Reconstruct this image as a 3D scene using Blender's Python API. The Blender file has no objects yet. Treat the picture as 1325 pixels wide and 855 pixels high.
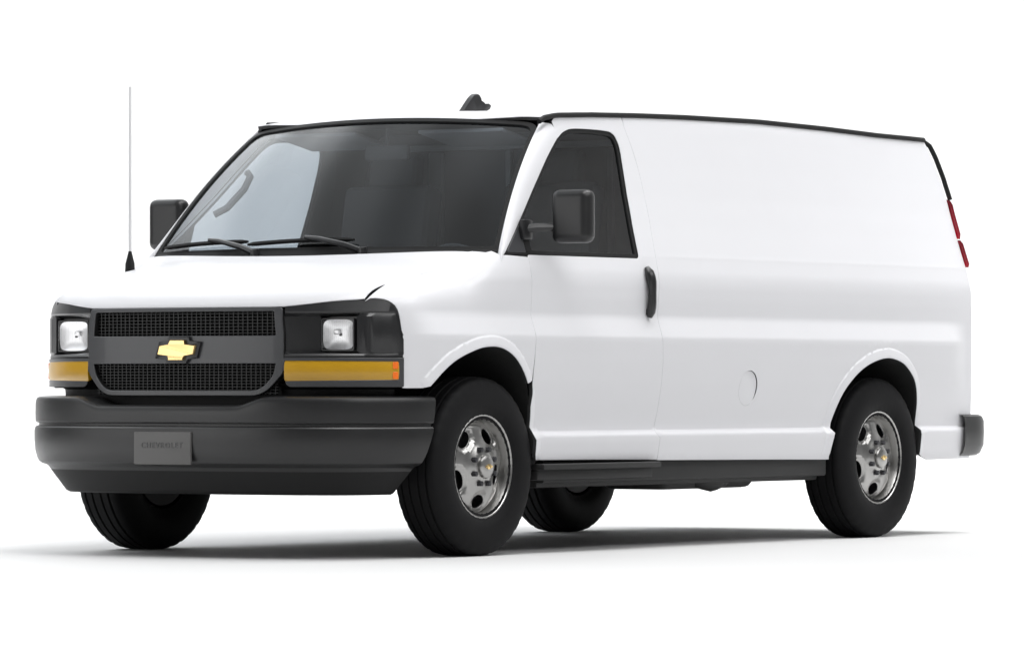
import bpy, bmesh, math, random
import numpy as np
from mathutils import Vector, Matrix
from mathutils.geometry import delaunay_2d_cdt

random.seed(4)
scene = bpy.context.scene
COL = scene.collection
R = math.radians

# ---------------------------------------------------------------- camera, world, light, exposure
cam_d = bpy.data.cameras.new('camera'); cam = bpy.data.objects.new('camera', cam_d); COL.objects.link(cam)
cam.location = (19.0732, 13.8812, .741)
yaw, pit = -2.55192, .010169
fwd = Vector((math.cos(pit)*math.cos(yaw), math.cos(pit)*math.sin(yaw), math.sin(pit)))
cam.rotation_euler = fwd.to_track_quat('-Z', 'Y').to_euler()
cam_d.sensor_width = 36; cam_d.lens = 6885.8/1325*36
cam_d.clip_start = .1; cam_d.clip_end = 400
scene.camera = cam

world = bpy.data.worlds.new('World'); scene.world = world; world.use_nodes = True
bg = world.node_tree.nodes['Background']
bg.inputs['Color'].default_value = (.97, .985, 1, 1); bg.inputs['Strength'].default_value = .16

def area(name, loc, target, sx, sy, power, color=(1, 1, 1), spread=180, axis=None):
    d = bpy.data.lights.new(name, 'AREA'); d.shape = 'RECTANGLE'; d.size = sx; d.size_y = sy
    d.energy = power; d.color = color; d.spread = R(spread)
    o = bpy.data.objects.new(name, d); COL.objects.link(o); o.location = loc
    z = (Vector(loc)-Vector(target)).normalized(); x = Vector(axis) if axis else Vector((1, 0, 0))
    x = (x-z*x.dot(z)).normalized(); y = z.cross(x)               # local x (the long side) runs along axis
    o.rotation_euler = Matrix((x, y, z)).transposed().to_euler()
    return o
# studio: overhead softbox above the driver side; unseen fills, floor and backdrop washes added
vw = Vector((math.cos(yaw), math.sin(yaw), 0)); vs = Vector((-vw.y, vw.x, 0))
C3 = Vector((-1.7, 0, 0))
area('softbox_overhead', (-2.0, 2.5, 7.6), (-1.9, .9, 0), 11.5, 3.0, 680)
area('fill_driver_side', (-1.0, 8.5, 7.5), (-1.2, 1, 1), 13, 3, 480)  # unseen fill added to lift the side more than the bonnet
for el_, pw_ in ((28, 170), (41, 150), (54, 68), (67, 48), (80, 60)):      # dim lamps added over the far side for a graded windshield reflection
    p_ = Vector((-1.2, -8*math.cos(R(el_)), 1.6+8*math.sin(R(el_))))
    area('fill_far_side', tuple(p_), (-1.2, 0, 1.6), 14, 2.8, pw_, (.93, .97, 1))
area('fill_front', (9.5, -6.0, 2.6), (.9, 0, 1.0), 8, 4.5, 200, axis=(0, 1, 0))  # added out of view to brighten the headlight reflectors
p_ = C3+vw*6.0; area('softbox_floor_behind', (p_.x, p_.y, 8), (p_.x, p_.y, 0), 18, 3, 430, spread=100, axis=tuple(vs))
p_ = Vector((7.3, 6.0, 0)); area('softbox_floor_front', (p_.x, p_.y, 9.5), (p_.x, p_.y, 0), 24, 11, 1230, spread=84, axis=tuple(vs))
for s_, w_, z_, e_ in ((4.9, .2, 2.9, 230), (-3.8, 4.6, 5, 130)):               # floor washes added beyond either end to clear the van's soft shadow
    p_ = C3+vs*s_+vw*w_; area('fill_floor_end', (p_.x, p_.y, z_), (p_.x, p_.y, 0), 7, 3, e_, spread=100, axis=tuple(vw))
bc = C3+vw*9.0
area('softbox_backdrop', tuple(bc-vw*4+Vector((0, 0, 9))), tuple(bc+vw*3+Vector((0, 0, 1))), 50, 4, 1650, spread=120, axis=tuple(vs))
p_ = C3+vw*5-vs*24; q_ = C3+vw*13-vs*24
area('fill_backdrop_end', (p_.x, p_.y, 11), (q_.x, q_.y, 11), 14, 3, 250, spread=120, axis=tuple(vs))  # added to brighten what the driver's window mirrors

scene.view_settings.view_transform = 'Standard'; scene.view_settings.look = 'None'
scene.view_settings.gamma = 1; scene.view_settings.exposure = 0
scene.view_settings.use_curve_mapping = False
scene.render.engine = 'CYCLES'
scene.cycles.max_bounces = 10; scene.cycles.transparent_max_bounces = 16
scene.cycles.use_denoising = True

# ---------------------------------------------------------------- materials
def mat(name, col, rough=.5, metal=0, coat=0, coat_rough=.05, spec=.5, bump=0, bscale=300, var=0, vscale=20, rvar=0):
    m = bpy.data.materials.new(name); m.use_nodes = True
    nt = m.node_tree; b = nt.nodes['Principled BSDF']
    b.inputs['Base Color'].default_value = (*col, 1); b.inputs['Roughness'].default_value = rough
    b.inputs['Metallic'].default_value = metal; b.inputs['Coat Weight'].default_value = coat
    b.inputs['Coat Roughness'].default_value = coat_rough; b.inputs['Specular IOR Level'].default_value = spec
    tc = nt.nodes.new('ShaderNodeTexCoord')
    if var or rvar:
        n = nt.nodes.new('ShaderNodeTexNoise'); n.inputs['Scale'].default_value = vscale; n.inputs['Detail'].default_value = 5
        nt.links.new(tc.outputs['Object'], n.inputs['Vector'])
        if var:
            mx = nt.nodes.new('ShaderNodeMix'); mx.data_type = 'RGBA'
            mx.inputs['A'].default_value = (*[c*(1-var) for c in col], 1); mx.inputs['B'].default_value = (*[min(1, c*(1+var)) for c in col], 1)
            nt.links.new(n.outputs['Fac'], mx.inputs['Factor']); nt.links.new(mx.outputs['Result'], b.inputs['Base Color'])
        if rvar:
            mr = nt.nodes.new('ShaderNodeMapRange'); mr.inputs['To Min'].default_value = rough-rvar; mr.inputs['To Max'].default_value = rough+rvar
            nt.links.new(n.outputs['Fac'], mr.inputs['Value']); nt.links.new(mr.outputs['Result'], b.inputs['Roughness'])
    if bump:
        n = nt.nodes.new('ShaderNodeTexNoise'); n.inputs['Scale'].default_value = bscale; n.inputs['Detail'].default_value = 3
        nt.links.new(tc.outputs['Object'], n.inputs['Vector'])
        bp = nt.nodes.new('ShaderNodeBump'); bp.inputs['Strength'].default_value = bump; bp.inputs['Distance'].default_value = .001
        nt.links.new(n.outputs['Fac'], bp.inputs['Height']); nt.links.new(bp.outputs['Normal'], b.inputs['Normal'])
    return m

def glass(name, tint, ior=1.5, rough=.01):
    m = bpy.data.materials.new(name); m.use_nodes = True; nt = m.node_tree
    nt.nodes.remove(nt.nodes['Principled BSDF']); out = nt.nodes['Material Output']
    t = nt.nodes.new('ShaderNodeBsdfTransparent'); t.inputs['Color'].default_value = (*tint, 1)
    g = nt.nodes.new('ShaderNodeBsdfGlossy'); g.inputs['Roughness'].default_value = rough; g.inputs['Color'].default_value = (1, 1, 1, 1)
    f = nt.nodes.new('ShaderNodeFresnel'); ge = nt.nodes.new('ShaderNodeNewGeometry')     # same reflectance from both faces of the sheet
    mi = nt.nodes.new('ShaderNodeMapRange'); mi.inputs['To Min'].default_value = ior; mi.inputs['To Max'].default_value = 1/ior
    nt.links.new(ge.outputs['Backfacing'], mi.inputs['Value']); nt.links.new(mi.outputs['Result'], f.inputs['IOR'])
    mx = nt.nodes.new('ShaderNodeMixShader')
    nt.links.new(f.outputs['Fac'], mx.inputs['Fac']); nt.links.new(t.outputs[0], mx.inputs[1]); nt.links.new(g.outputs[0], mx.inputs[2])
    nt.links.new(mx.outputs[0], out.inputs['Surface'])
    return m

M = dict(
    paint=mat('white_paint', (.635, .635, .655), .45, coat=.28, coat_rough=.06, spec=.35, var=.012, vscale=2.5),
    inner=mat('dark_inner_metal', (.02, .02, .021), .7),
    plastic=mat('black_textured_plastic', (.0105, .0105, .011), .35, bump=.25, bscale=420, rvar=.06, vscale=9),
    plastic_satin=mat('black_satin_plastic', (.014, .014, .015), .30, bump=.08, bscale=300, rvar=.05),
    mould=mat('charcoal_moulded_plastic', (.040, .041, .044), .33, coat=.2, bump=.05, bscale=300),
    rubber_seal=mat('black_rubber_seal', (.007, .007, .0073), .6, spec=.25),
    mesh=mat('black_grille', (.006, .006, .006), .5),
    tyre=mat('tyre_rubber', (.0065, .0065, .0071), .66, spec=.14, bump=.3, bscale=90, var=.12, vscale=14, rvar=.06),
    rim=mat('silver_wheel_metal', (.41, .405, .395), .30, metal=1, bump=.03, bscale=60, rvar=.06, vscale=12),
    dark_metal=mat('dark_metal', (.05, .05, .055), .45, metal=.6),
    under=mat('underbody_black', (.012, .012, .012), .6, var=.3, vscale=8),
    chrome=mat('chrome', (.82, .82, .83), .10, metal=1),
    mast=mat('grey_aerial_metal', (.62, .62, .63), .4),
    gold=mat('gold_metal', (.92, .67, .30), .22, metal=1, rvar=.05, vscale=40),
    lamp_back=mat('lamp_reflector', (.86, .86, .87), .38, metal=1),
    amber=mat('amber_lens', (.45, .245, .005), .30, coat=.3, coat_rough=.06, var=.10, vscale=12),
    orange=mat('orange_reflector', (.85, .16, .01), .25, coat=.8),
    red=mat('red_lens', (.88, .02, .065), .15, coat=.9),
    glass_front=glass('windshield_glass', (.69, .745, .79), rough=.18),
    glass_side=glass('side_glass', (.43, .46, .485)),
    glass_lamp=glass('clear_lens', (.93, .93, .93)),
    valance=mat('black_valance_plastic', (.006, .006, .0062), .55, spec=.25, bump=.2, bscale=420),
    bulk=mat('grey_bulkhead', (.10, .10, .105), .6),
    bulk_post=mat('grey_bulkhead_post', (.34, .34, .35), .55),
    trim=mat('grey_cabin_trim', (.10, .10, .105), .75, bump=.2, bscale=150),
    trim_dark=mat('dark_cabin_trim', (.03, .03, .032), .7, bump=.2, bscale=150),
    cloth=mat('grey_seat_cloth', (.075, .075, .08), .9, bump=.4, bscale=220, var=.15, vscale=60),
    headliner=mat('headliner', (.20, .20, .205), .9),
    plate=mat('grey_blank_plate', (.09, .088, .086), .5, bump=.05),
    plate_print=mat('plate_lettering', (.066, .066, .066), .5),
    floor=mat('white_studio_floor', (.55, .55, .55), .7, spec=.1, var=.01, vscale=1.5),
    backdrop=mat('white_backdrop', (.75, .75, .75), .8, spec=.1, var=.01, vscale=.6),
)
# ---------------------------------------------------------------- body surfaces (metres; front axle x=0, forward +x, driver side +y)
def smooth01(t):
    t = min(1.0, max(0.0, t)); return t*t*(3-2*t)

_pz = [.30,.37,.41,.500,.523,.531,.56,.65,.75,.85,.935,.955,1.035,1.05,1.12,1.20,1.25,1.31,1.325,1.332,1.45,1.60,1.75,1.88,1.95,1.99,2.05]
_py = [.955,.967,.980,.990,.989,.952,.9545,.974,.992,1.006,1.014,1.014,.988,.985,.990,.992,.985,.969,.966,.963,.927,.886,.851,.825,.812,.797,.77]
_tz = np.arange(.30, 2.05, .001)
_ty = np.interp(_tz, _pz, _py)
_k = np.exp(-.5*(np.arange(-18,19)/5.0)**2); _k /= _k.sum()
_ty = np.convolve(np.pad(_ty, 18, mode='edge'), _k, mode='valid')
_by = np.interp(_tz, [.30,.37,.41,.500,.523,.531,.56,1.05,1.12,1.2,2.05], [.955,.967,.978,.985,.985,.973,.974,.990,.992,.992,.76])
_by = np.where(_tz > 1.12, _ty, _by)

ARCH_F = [(.431,.735),(.365,.79),(.28,.843),(.17,.882),(.06,.905),(-.06,.903),(-.17,.865),(-.265,.79),(-.325,.70),(-.362,.58),(-.372,.43)]
ARCH_R = [(-2.915,.40),(-2.945,.49),(-2.997,.63),(-3.06,.722),(-3.165,.80),(-3.29,.85),(-3.44,.872),(-3.58,.85),(-3.68,.80),(-3.745,.74),(-3.785,.65),(-3.805,.52),(-3.806,.40)]

def smooth_poly(P, n=6):
    """Catmull-Rom through an open polyline."""
    P = [np.array(p, float) for p in P]; out = []
    for i in range(len(P)-1):
        p0, p1, p2, p3 = P[max(0,i-1)], P[i], P[i+1], P[min(len(P)-1,i+2)]
        for k in range(n):
            t = k/n
            out.append(.5*((2*p1)+(-p0+p2)*t+(2*p0-5*p1+4*p2-p3)*t*t+(-p0+3*p1-3*p2+p3)*t**3))
    out.append(P[-1]); return [tuple(p) for p in out]

ARCH_FS, ARCH_RS = smooth_poly(ARCH_F), smooth_poly(ARCH_R)
def poly_dist(P, x, z):
    A = np.array(P[:-1]); B = np.array(P[1:]); D = B-A
    Q = np.array([x, z])
    t = np.clip(((Q-A)*D).sum(1)/np.maximum((D*D).sum(1),1e-12), 0, 1)
    return float(np.sqrt((((A+D*t[:,None])-Q)**2).sum(1).min()))

def rear_x(z):
    return float(np.interp(z, [.3,.45,.73,1.12,1.34,1.66,1.775,1.88,1.955,2.03], [-4.43,-4.435,-4.44,-4.415,-4.40,-4.375,-4.345,-4.295,-4.235,-4.18]))

def rail_z(x):
    return float(np.interp(x, [-4.35,-4.29,-3.7,-3.18,-2.57,-1.91,-1.5,-1.1,-.81,-.71,-.64], [1.957,1.961,1.965,1.978,1.986,1.979,1.970,1.957,1.943,1.928,1.897]))

def flare(x, z):
    o = 0.0
    for P, lo, hi in ((ARCH_FS, -.5, .6), (ARCH_RS, -3.95, -2.75)):
        if lo < x < hi and .36 < z < 1.0:
            d = poly_dist(P, x, z)
            if d < .055:
                s = smooth01((.049-d)/.010)*.005 + max(0.0, .043-d)/.043*.010
                o = max(o, s)
    return o

def side_base(x, z):
    """half width of the slab side at (x, z) without the nose rounding"""
    zz = min(max(z, .301), 2.045)
    i = (zz-.30)/.001; k = int(i); f = i-k; k = min(k, len(_ty)-2)
    yp = _ty[k]*(1-f)+_ty[k+1]*f; yb = _by[k]*(1-f)+_by[k+1]*f
    w = smooth01((.60-x)/.22)*smooth01((x+4.34)/.22)
    y = yb+(yp-yb)*w
    if x > 0: y -= .022*(x/.6)**2
    if x < -3.5: y -= .022*((-3.5-x)/.8)**2
    d = x-rear_x(z); r = .055
    if d < r:
        d = max(d, 0.0); y -= r-math.sqrt(max(0.0, r*r-(r-d)**2))
    return y+flare(x, z)

def nose_x(y):
    return .880-.225*(abs(y)/.97)**3.2

Z0 = .95
def hood_z(x):
    return float(np.interp(x, [-.5,-.3,0,.3,.6,.8,.95], [1.41,1.375,1.325,1.268,1.198,1.15,1.115]))
def nose_n(x):
    return 4.5*math.exp(smooth01((.16-x)/.46)*math.log(30/4.5))
def nose_g(x, y, z):
    """<0 inside the nose solid"""
    n = nose_n(x)
    g = (abs(y)/max(.05, side_base(x, z)))**n-1
    xn = nose_x(y)
    if x > 0: g += (x/max(xn,.2))**16
    if z > Z0: g += ((z-Z0)/(hood_z(x)-Z0))**n
    return g
def bis(f, lo, hi, it=34):
    for _ in range(it):
        m = .5*(lo+hi)
        if f(m) < 0: lo = m
        else: hi = m
    return .5*(lo+hi)

WR = .25; YC = .70
def fender_map(x, w):
    if w <= Z0:
        y = bis(lambda t: nose_g(x, t, w), .3, 1.15); return (x, y, w)
    a = (w-Z0)/WR; c, s = math.cos(a), math.sin(a)
    r = bis(lambda t: nose_g(x, YC+c*t, Z0+s*t), .02, .7); return (x, YC+c*r, Z0+s*r)
def fender_w(x, y=None, z=None):
    """w for a wanted y (or z) on the rounded shoulder"""
    if y is not None: return bis(lambda w: y-fender_map(x, w)[1], Z0, Z0+1.5*WR, 24)
    return bis(lambda w: fender_map(x, w)[2]-z, Z0, Z0+1.5*WR, 24)
HL = .25
def hood_map(q, y):
    xb = nose_x(y)-.15
    if q < HL:
        a = q/HL*math.pi/2; c, s = math.cos(a), math.sin(a)
        r = bis(lambda t: nose_g(xb+c*t, y, Z0+s*t), .01, .6); return (xb+c*r, y, Z0+s*r)
    x = xb-(q-HL)
    z = bis(lambda t: nose_g(x, y, t), Z0, 1.5); return (x, y, z)
def hood_q(y, z=None, x=None):
    if x is not None: return HL+nose_x(y)-.15-x
    return bis(lambda q: hood_map(q, y)[2]-z, 0, HL, 24)

def side_map(x, z):
    return (x, side_base(x, z), z)
def ws_bottom_x(y): return .000-.15*(y/.93)**2
def ws_top_x(y): return -.605-.12*(y/.775)**2
def ws_map(a, b):
    """windshield: a across (-1..1), b up (0..1)"""
    yb, yt = a*.945, a*.782
    y = yb+(yt-yb)*b
    xb, xt = ws_bottom_x(yb), ws_top_x(yt)
    zb, zt = 1.322+.006*(1-a*a), 1.908+.036*(1-a*a)
    bul = .035*4*b*(1-b)
    return (xb+(xt-xb)*b+bul*.7, y, zb+(zt-zb)*b+bul*.7)
def roof_z(x, y):
    e = rail_z(x)+.002; cr = .036
    ye = max(.3, side_base(x, rail_z(x)))
    z = e+cr*(1-min(1.2, abs(y)/ye)**2.4)
    d = x+4.21
    if d < .10: z -= .06*((.10-max(-.05,d))/.10)**2
    return z

# ---------------------------------------------------------------- mesh helpers
WL = {}
def link(o, parent=None, loc=(0, 0, 0)):
    COL.objects.link(o); loc = Vector(loc); WL[o] = loc
    if parent is not None:
        o.parent = parent; o.location = loc-WL[parent]
    else: o.location = loc
    return o
def empty(name, loc, parent=None):
    o = bpy.data.objects.new(name, None); o.empty_display_size = .2
    return link(o, parent, loc)
def mesh_obj(name, verts, faces, mats, parent=None, loc=(0, 0, 0), midx=None, normals=None, sharp=35, smooth=True):
    """verts in world space; loc = world place of the object's origin"""
    L = Vector(loc); me = bpy.data.meshes.new(name)
    me.from_pydata([tuple(Vector(v)-L) for v in verts], [], [tuple(f) for f in faces])
    for m in (mats if isinstance(mats, (list, tuple)) else [mats]): me.materials.append(m)
    if midx is not None: me.polygons.foreach_set('material_index', midx)
    if smooth:
        me.polygons.foreach_set('use_smooth', [True]*len(me.polygons))
        if normals is None: me.set_sharp_from_angle(angle=R(sharp))
    me.validate(); me.update()
    if normals is not None:
        ln = [tuple(normals[l.vertex_index]) for l in me.loops]; me.normals_split_custom_set(ln)
    return link(bpy.data.objects.new(name, me), parent, loc)

class MB:
    """collects plain shapes of ONE part"""
    def __init__(s): s.v = []; s.f = []
    def add(s, v, f):
        k = len(s.v); s.v += [tuple(p) for p in v]; s.f += [tuple(i+k for i in q) for q in f]; return s
    def box(s, c, d, bev=0, rot=None, seg=2, taper=None):
        bm = bmesh.new(); bmesh.ops.create_cube(bm, size=1)
        for v in bm.verts:
            k = 1.0
            if taper and v.co[taper[0]] > 0: k = taper[1]
            v.co = Vector((v.co.x*d[0]*(1 if taper and taper[0] == 0 else k), v.co.y*d[1]*(1 if taper and taper[0] == 1 else k), v.co.z*d[2]*(1 if taper and taper[0] == 2 else k)))
        if bev: bmesh.ops.bevel(bm, geom=list(bm.edges), offset=bev, segments=seg, profile=.6, affect='EDGES')
        bm.verts.index_update(); m = rot or Matrix.Identity(3)
        s.add([m@v.co+Vector(c) for v in bm.verts], [[v.index for v in f.verts] for f in bm.faces]); bm.free(); return s
    def tube(s, path, r, n=10, cap=True, sx=1.0):
        P = [Vector(p) for p in path]; v = []; f = []; b = None
        for i, p in enumerate(P):
            t = (P[min(i+1, len(P)-1)]-P[max(i-1, 0)]).normalized()
            if b is None: b = t.cross(Vector((0, 0, 1)) if abs(t.z) < .9 else Vector((1, 0, 0)))
            b = (b-t*b.dot(t)).normalized(); c = b.cross(t)
            rr = r[i] if isinstance(r, (list, tuple)) else r
            for k in range(n):
                q = 2*math.pi*k/n; v.append(p+b*math.cos(q)*rr*sx+c*math.sin(q)*rr)
        for i in range(len(P)-1):
            for k in range(n): f.append((i*n+k, i*n+(k+1) % n, (i+1)*n+(k+1) % n, (i+1)*n+k))
        if cap: f.append(tuple(range(n))[::-1]); f.append(tuple((len(P)-1)*n+k for k in range(n)))
        return s.add(v, f)
    def lathe(s, prof, n=64, c=(0, 0, 0), mod=None):
        """prof of (radius, y) round the y axis"""
        v = []; f = []; m = len(prof)
        for k in range(n):
            q = 2*math.pi*k/n
            for i, (r, y) in enumerate(prof):
                if mod: r = mod(k, i, r, y)
                v.append((c[0]+r*math.cos(q), c[1]+y, c[2]+r*math.sin(q)))
        for k in range(n):
            for i in range(m-1):
                a, b = k*m+i, ((k+1) % n)*m+i; f.append((a, a+1, b+1, b))
        return s.add(v, f)
    def grid(s, rows, close=False):
        v = []; f = []; n = len(rows[0])
        for r in rows: v += [tuple(p) for p in r]
        for i in range(len(rows)-1):
            for k in range(n-1): f.append((i*n+k, i*n+k+1, (i+1)*n+k+1, (i+1)*n+k))
        return s.add(v, f)
    def prism(s, poly, z0, z1, frame, bev=0):
        """poly in 2D, extruded along the third axis of frame = (origin, ax, ay, az)"""
        o, ax, ay, az = [Vector(q) for q in frame]; n = len(poly)
        bm = bmesh.new()
        lo = [bm.verts.new(o+ax*p[0]+ay*p[1]+az*z0) for p in poly]; hi = [bm.verts.new(o+ax*p[0]+ay*p[1]+az*z1) for p in poly]
        top = bm.faces.new(hi); bm.faces.new(lo[::-1])
        for i in range(n): bm.faces.new((lo[i], lo[(i+1) % n], hi[(i+1) % n], hi[i]))
        if bev: bmesh.ops.bevel(bm, geom=list(top.edges), offset=bev, segments=2, profile=.5, affect='EDGES')
        bmesh.ops.triangulate(bm, faces=[f for f in bm.faces if len(f.verts) > 4])
        bm.verts.index_update()
        s.add([v.co.copy() for v in bm.verts], [[v.index for v in f.verts] for f in bm.faces]); bm.free(); return s
    def build(s, name, m, parent=None, loc=(0, 0, 0), sharp=35, recalc=True):
        if recalc:
            bm = bmesh.new(); vs = [bm.verts.new(v) for v in s.v]
            for f in s.f:
                try: bm.faces.new([vs[i] for i in f])
                except ValueError: pass
            bmesh.ops.remove_doubles(bm, verts=bm.verts, dist=1e-6)
            bmesh.ops.recalc_face_normals(bm, faces=bm.faces); bm.verts.index_update()
            v = [tuple(q.co) for q in bm.verts]; f = [[q.index for q in g.verts] for g in bm.faces]; bm.free()
        else: v, f = s.v, s.f
        return mesh_obj(name, v, f, m, parent, loc, sharp=sharp)

def resample(P, step, closed=True):
    P = [np.array(p, float) for p in P]; out = []
    n = len(P)
    for i in range(n if closed else n-1):
        a, b = P[i], P[(i+1) % n]; k = max(1, int(round(np.linalg.norm(b-a)/step)))
        for j in range(k): out.append(a+(b-a)*j/k)
    if not closed: out.append(P[-1])
    return out
def round_poly(P, r, n=5):
    """round the corners of a closed polygon; r a number or one per corner"""
    out = []; m = len(P)
    for i in range(m):
        p = np.array(P[i], float); a = np.array(P[i-1], float); b = np.array(P[(i+1) % m], float)
        q = r[i] if isinstance(r, (list, tuple)) else r
        la, lb = np.linalg.norm(a-p), np.linalg.norm(b-p); q = min(q, la*.48, lb*.48)
        if q < 1e-5: out.append(tuple(p)); continue
        s, e = p+(a-p)/la*q, p+(b-p)/lb*q
        for k in range(n+1):
            t = k/n; out.append(tuple((1-t)**2*s+2*t*(1-t)*p+t*t*e))
    return out
def inside(poly, X):
    x, y = X[:, 0], X[:, 1]; c = np.zeros(len(X), bool); n = len(poly); j = n-1
    for i in range(n):
        xi, yi = poly[i]; xj, yj = poly[j]
        m = ((yi > y) != (yj > y))
        with np.errstate(divide='ignore', invalid='ignore'):
            c ^= m & (x < (xj-xi)*(y-yi)/((yj-yi) if yj != yi else 1e-12)+xi)
        j = i
    return c
def edge_dist(loops, X):
    d = np.full(len(X), 9.0)
    for L in loops:
        A = np.array(L); B = np.roll(A, -1, 0); D = B-A; q = np.maximum((D*D).sum(1), 1e-12)
        for a, dd, qq in zip(A, D, q):
            t = np.clip(((X-a)@dd)/qq, 0, 1); d = np.minimum(d, np.sqrt((((a+t[:, None]*dd)-X)**2).sum(1)))
    return d

def panel(name, fm, outline, mats, parent, hint, us, vs, holes=(), extra=(), thick=.018, lip=.0025, step=.022, mirror=False, loc=None, eps=.0015, near=.006, rim=True):
    """a sheet of body work: the 2D outline (with holes) laid on the surface fm(u, v), with rolled edges and a back"""
    if mirror: f0 = fm; fm = lambda u, v: (lambda p: (p[0], -p[1], p[2]))(f0(u, v)); hint = (hint[0], -hint[1], hint[2])
    loops = [np.array(resample(outline, step))]+[np.array(resample(h, step)) for h in holes]
    for i, L in enumerate(loops):
        a = .5*np.sum(L[:, 0]*np.roll(L[:, 1], -1)-np.roll(L[:, 0], -1)*L[:, 1])
        if (a < 0) == (i == 0): loops[i] = L[::-1]
    G = np.array([(u, v) for u in us for v in vs]+[tuple(e) for e in extra]) if len(us) and len(vs) else np.array([tuple(e) for e in extra] or [(9e3, 9e3)])
    m = inside(loops[0], G)
    for h in loops[1:]: m &= ~inside(h, G)
    G = G[m]+np.random.RandomState(3).uniform(-2e-4, 2e-4, (int(m.sum()), 2))
    if len(G): G = G[edge_dist(loops, G) > near]
    pts = []; edges = []
    for L in loops:
        k = len(pts); n = len(L); pts += [tuple(p) for p in L]; edges += [(k+i, k+(i+1) % n) for i in range(n)]
    pts += [tuple(g) for g in G]
    V, E, F, *_ = delaunay_2d_cdt([Vector(p) for p in pts], edges, [], 0, 1e-6)
    V = np.array([tuple(v) for v in V]); T = np.array([tuple(f) for f in F])
    c = V[T].mean(1); ok = inside(loops[0], c)
    for h in loops[1:]: ok &= ~inside(h, c)
    T = T[ok]
    a, b, d = V[T[:, 0]], V[T[:, 1]], V[T[:, 2]]
    ar = (b[:, 0]-a[:, 0])*(d[:, 1]-a[:, 1])-(b[:, 1]-a[:, 1])*(d[:, 0]-a[:, 0])
    T = T[np.abs(ar) > 1e-10]; ar = ar[np.abs(ar) > 1e-10]
    T[ar < 0] = T[ar < 0][:, ::-1]
    used = np.unique(T); mp = -np.ones(len(V), int); mp[used] = np.arange(len(used)); V = V[used]; T = mp[T]
    P = np.array([fm(u, v) for u, v in V]); 
    Pu = np.array([fm(u+eps, v) for u, v in V])-np.array([fm(u-eps, v) for u, v in V])
    Pv = np.array([fm(u, v+eps) for u, v in V])-np.array([fm(u, v-eps) for u, v in V])
    N = np.cross(Pu, Pv); N /= np.maximum(np.linalg.norm(N, axis=1), 1e-12)[:, None]
    sg = 1.0 if (N@np.array(hint)).sum() >= 0 else -1.0
    N *= sg
    n0 = len(P)
    tri = [tuple(t) if sg > 0 else tuple(t[::-1]) for t in T]
    if not rim:
        return mesh_obj(name, P, tri, mats, parent, loc or tuple(P.mean(0)), normals=N)
    cnt = {}
    for t in T:
        for i in range(3):
            e = (t[i], t[(i+1) % 3]); cnt[e] = 1
    bd = [e for e in cnt if (e[1], e[0]) not in cnt]
    O = {}
    for a, b in bd:
        w = np.cross(P[b]-P[a], sg*(N[a]+N[b])); w /= max(np.linalg.norm(w), 1e-12)
        for q in (a, b): O[q] = O.get(q, np.zeros(3))+w
    verts = list(P); nor = list(N); r1 = {}; r2 = {}; r3 = {}
    for q, w in O.items():
        l = np.linalg.norm(w); w = w/l if l > 1e-9 else w; n = N[q]
        r1[q] = len(verts); verts.append(P[q]+w*lip*.7-n*lip*.35); nor.append((w+n)/np.linalg.norm(w+n))
        r2[q] = len(verts); verts.append(P[q]+w*lip-n*lip*1.2); nor.append(w)
        r3[q] = len(verts); verts.append(P[q]+w*lip-n*thick); nor.append(w)
    faces = list(tri); mi = [0]*len(tri)
    k = len(verts); verts += list(P-N*thick); nor += list(-N)
    for t in tri: faces.append(tuple(k+i for i in t[::-1])); mi.append(1)
    for a, b in bd:
        for A, B, w in (((a, b), (r1[a], r1[b]), 0), ((r1[a], r1[b]), (r2[a], r2[b]), 0), ((r2[a], r2[b]), (r3[a], r3[b]), 1), ((r3[a], r3[b]), (k+a, k+b), 1)):
            q = (A[1], A[0], B[0], B[1])
            faces.append(q if sg > 0 else q[::-1]); mi.append(w)
    ms = list(mats) if isinstance(mats, (list, tuple)) else [mats, mats]
    return mesh_obj(name, verts, faces, ms, parent, loc or tuple(P.mean(0)), midx=mi, normals=nor)

def lin(a, b, step): return list(np.linspace(a, b, max(2, int(round(abs(b-a)/step))+1)))

# ---------------------------------------------------------------- the studio
vr = Vector((-vw.y, vw.x, 0))*-1.0
def sweep_pt(d, s, z=0): 
    p = Vector((-1.7, 0, 0))+vw*d+vr*s; return (p.x, p.y, z)
fl = MB(); fl.grid([[sweep_pt(d, s) for s in np.linspace(-40, 40, 33)] for d in np.linspace(-30, 9, 21)])
o = fl.build('floor', M['floor'], recalc=False); o['kind'] = 'structure'
bk = MB(); rows = []
for k in range(17):
    a = k/16*math.pi/2; rows.append([sweep_pt(9+4*math.sin(a), s, 4-4*math.cos(a)) for s in np.linspace(-40, 40, 33)])
for z in (6, 8, 10, 12, 15): rows.append([sweep_pt(13, s, z) for s in np.linspace(-40, 40, 33)])
bk.grid(rows); o = bk.build('backdrop', M['backdrop'], recalc=False); o['kind'] = 'structure'

# ---------------------------------------------------------------- the van
van = empty('cargo_van', (-1.7, 0, 0))
van['label'] = 'white cargo van with black bumper, charcoal grille and a blank grey number plate'
van['category'] = 'van'
BODY = [M['paint'], M['inner']]
SIDES = ((False, 1), (True, -1))
g = .0028                                    # half a panel gap

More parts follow.
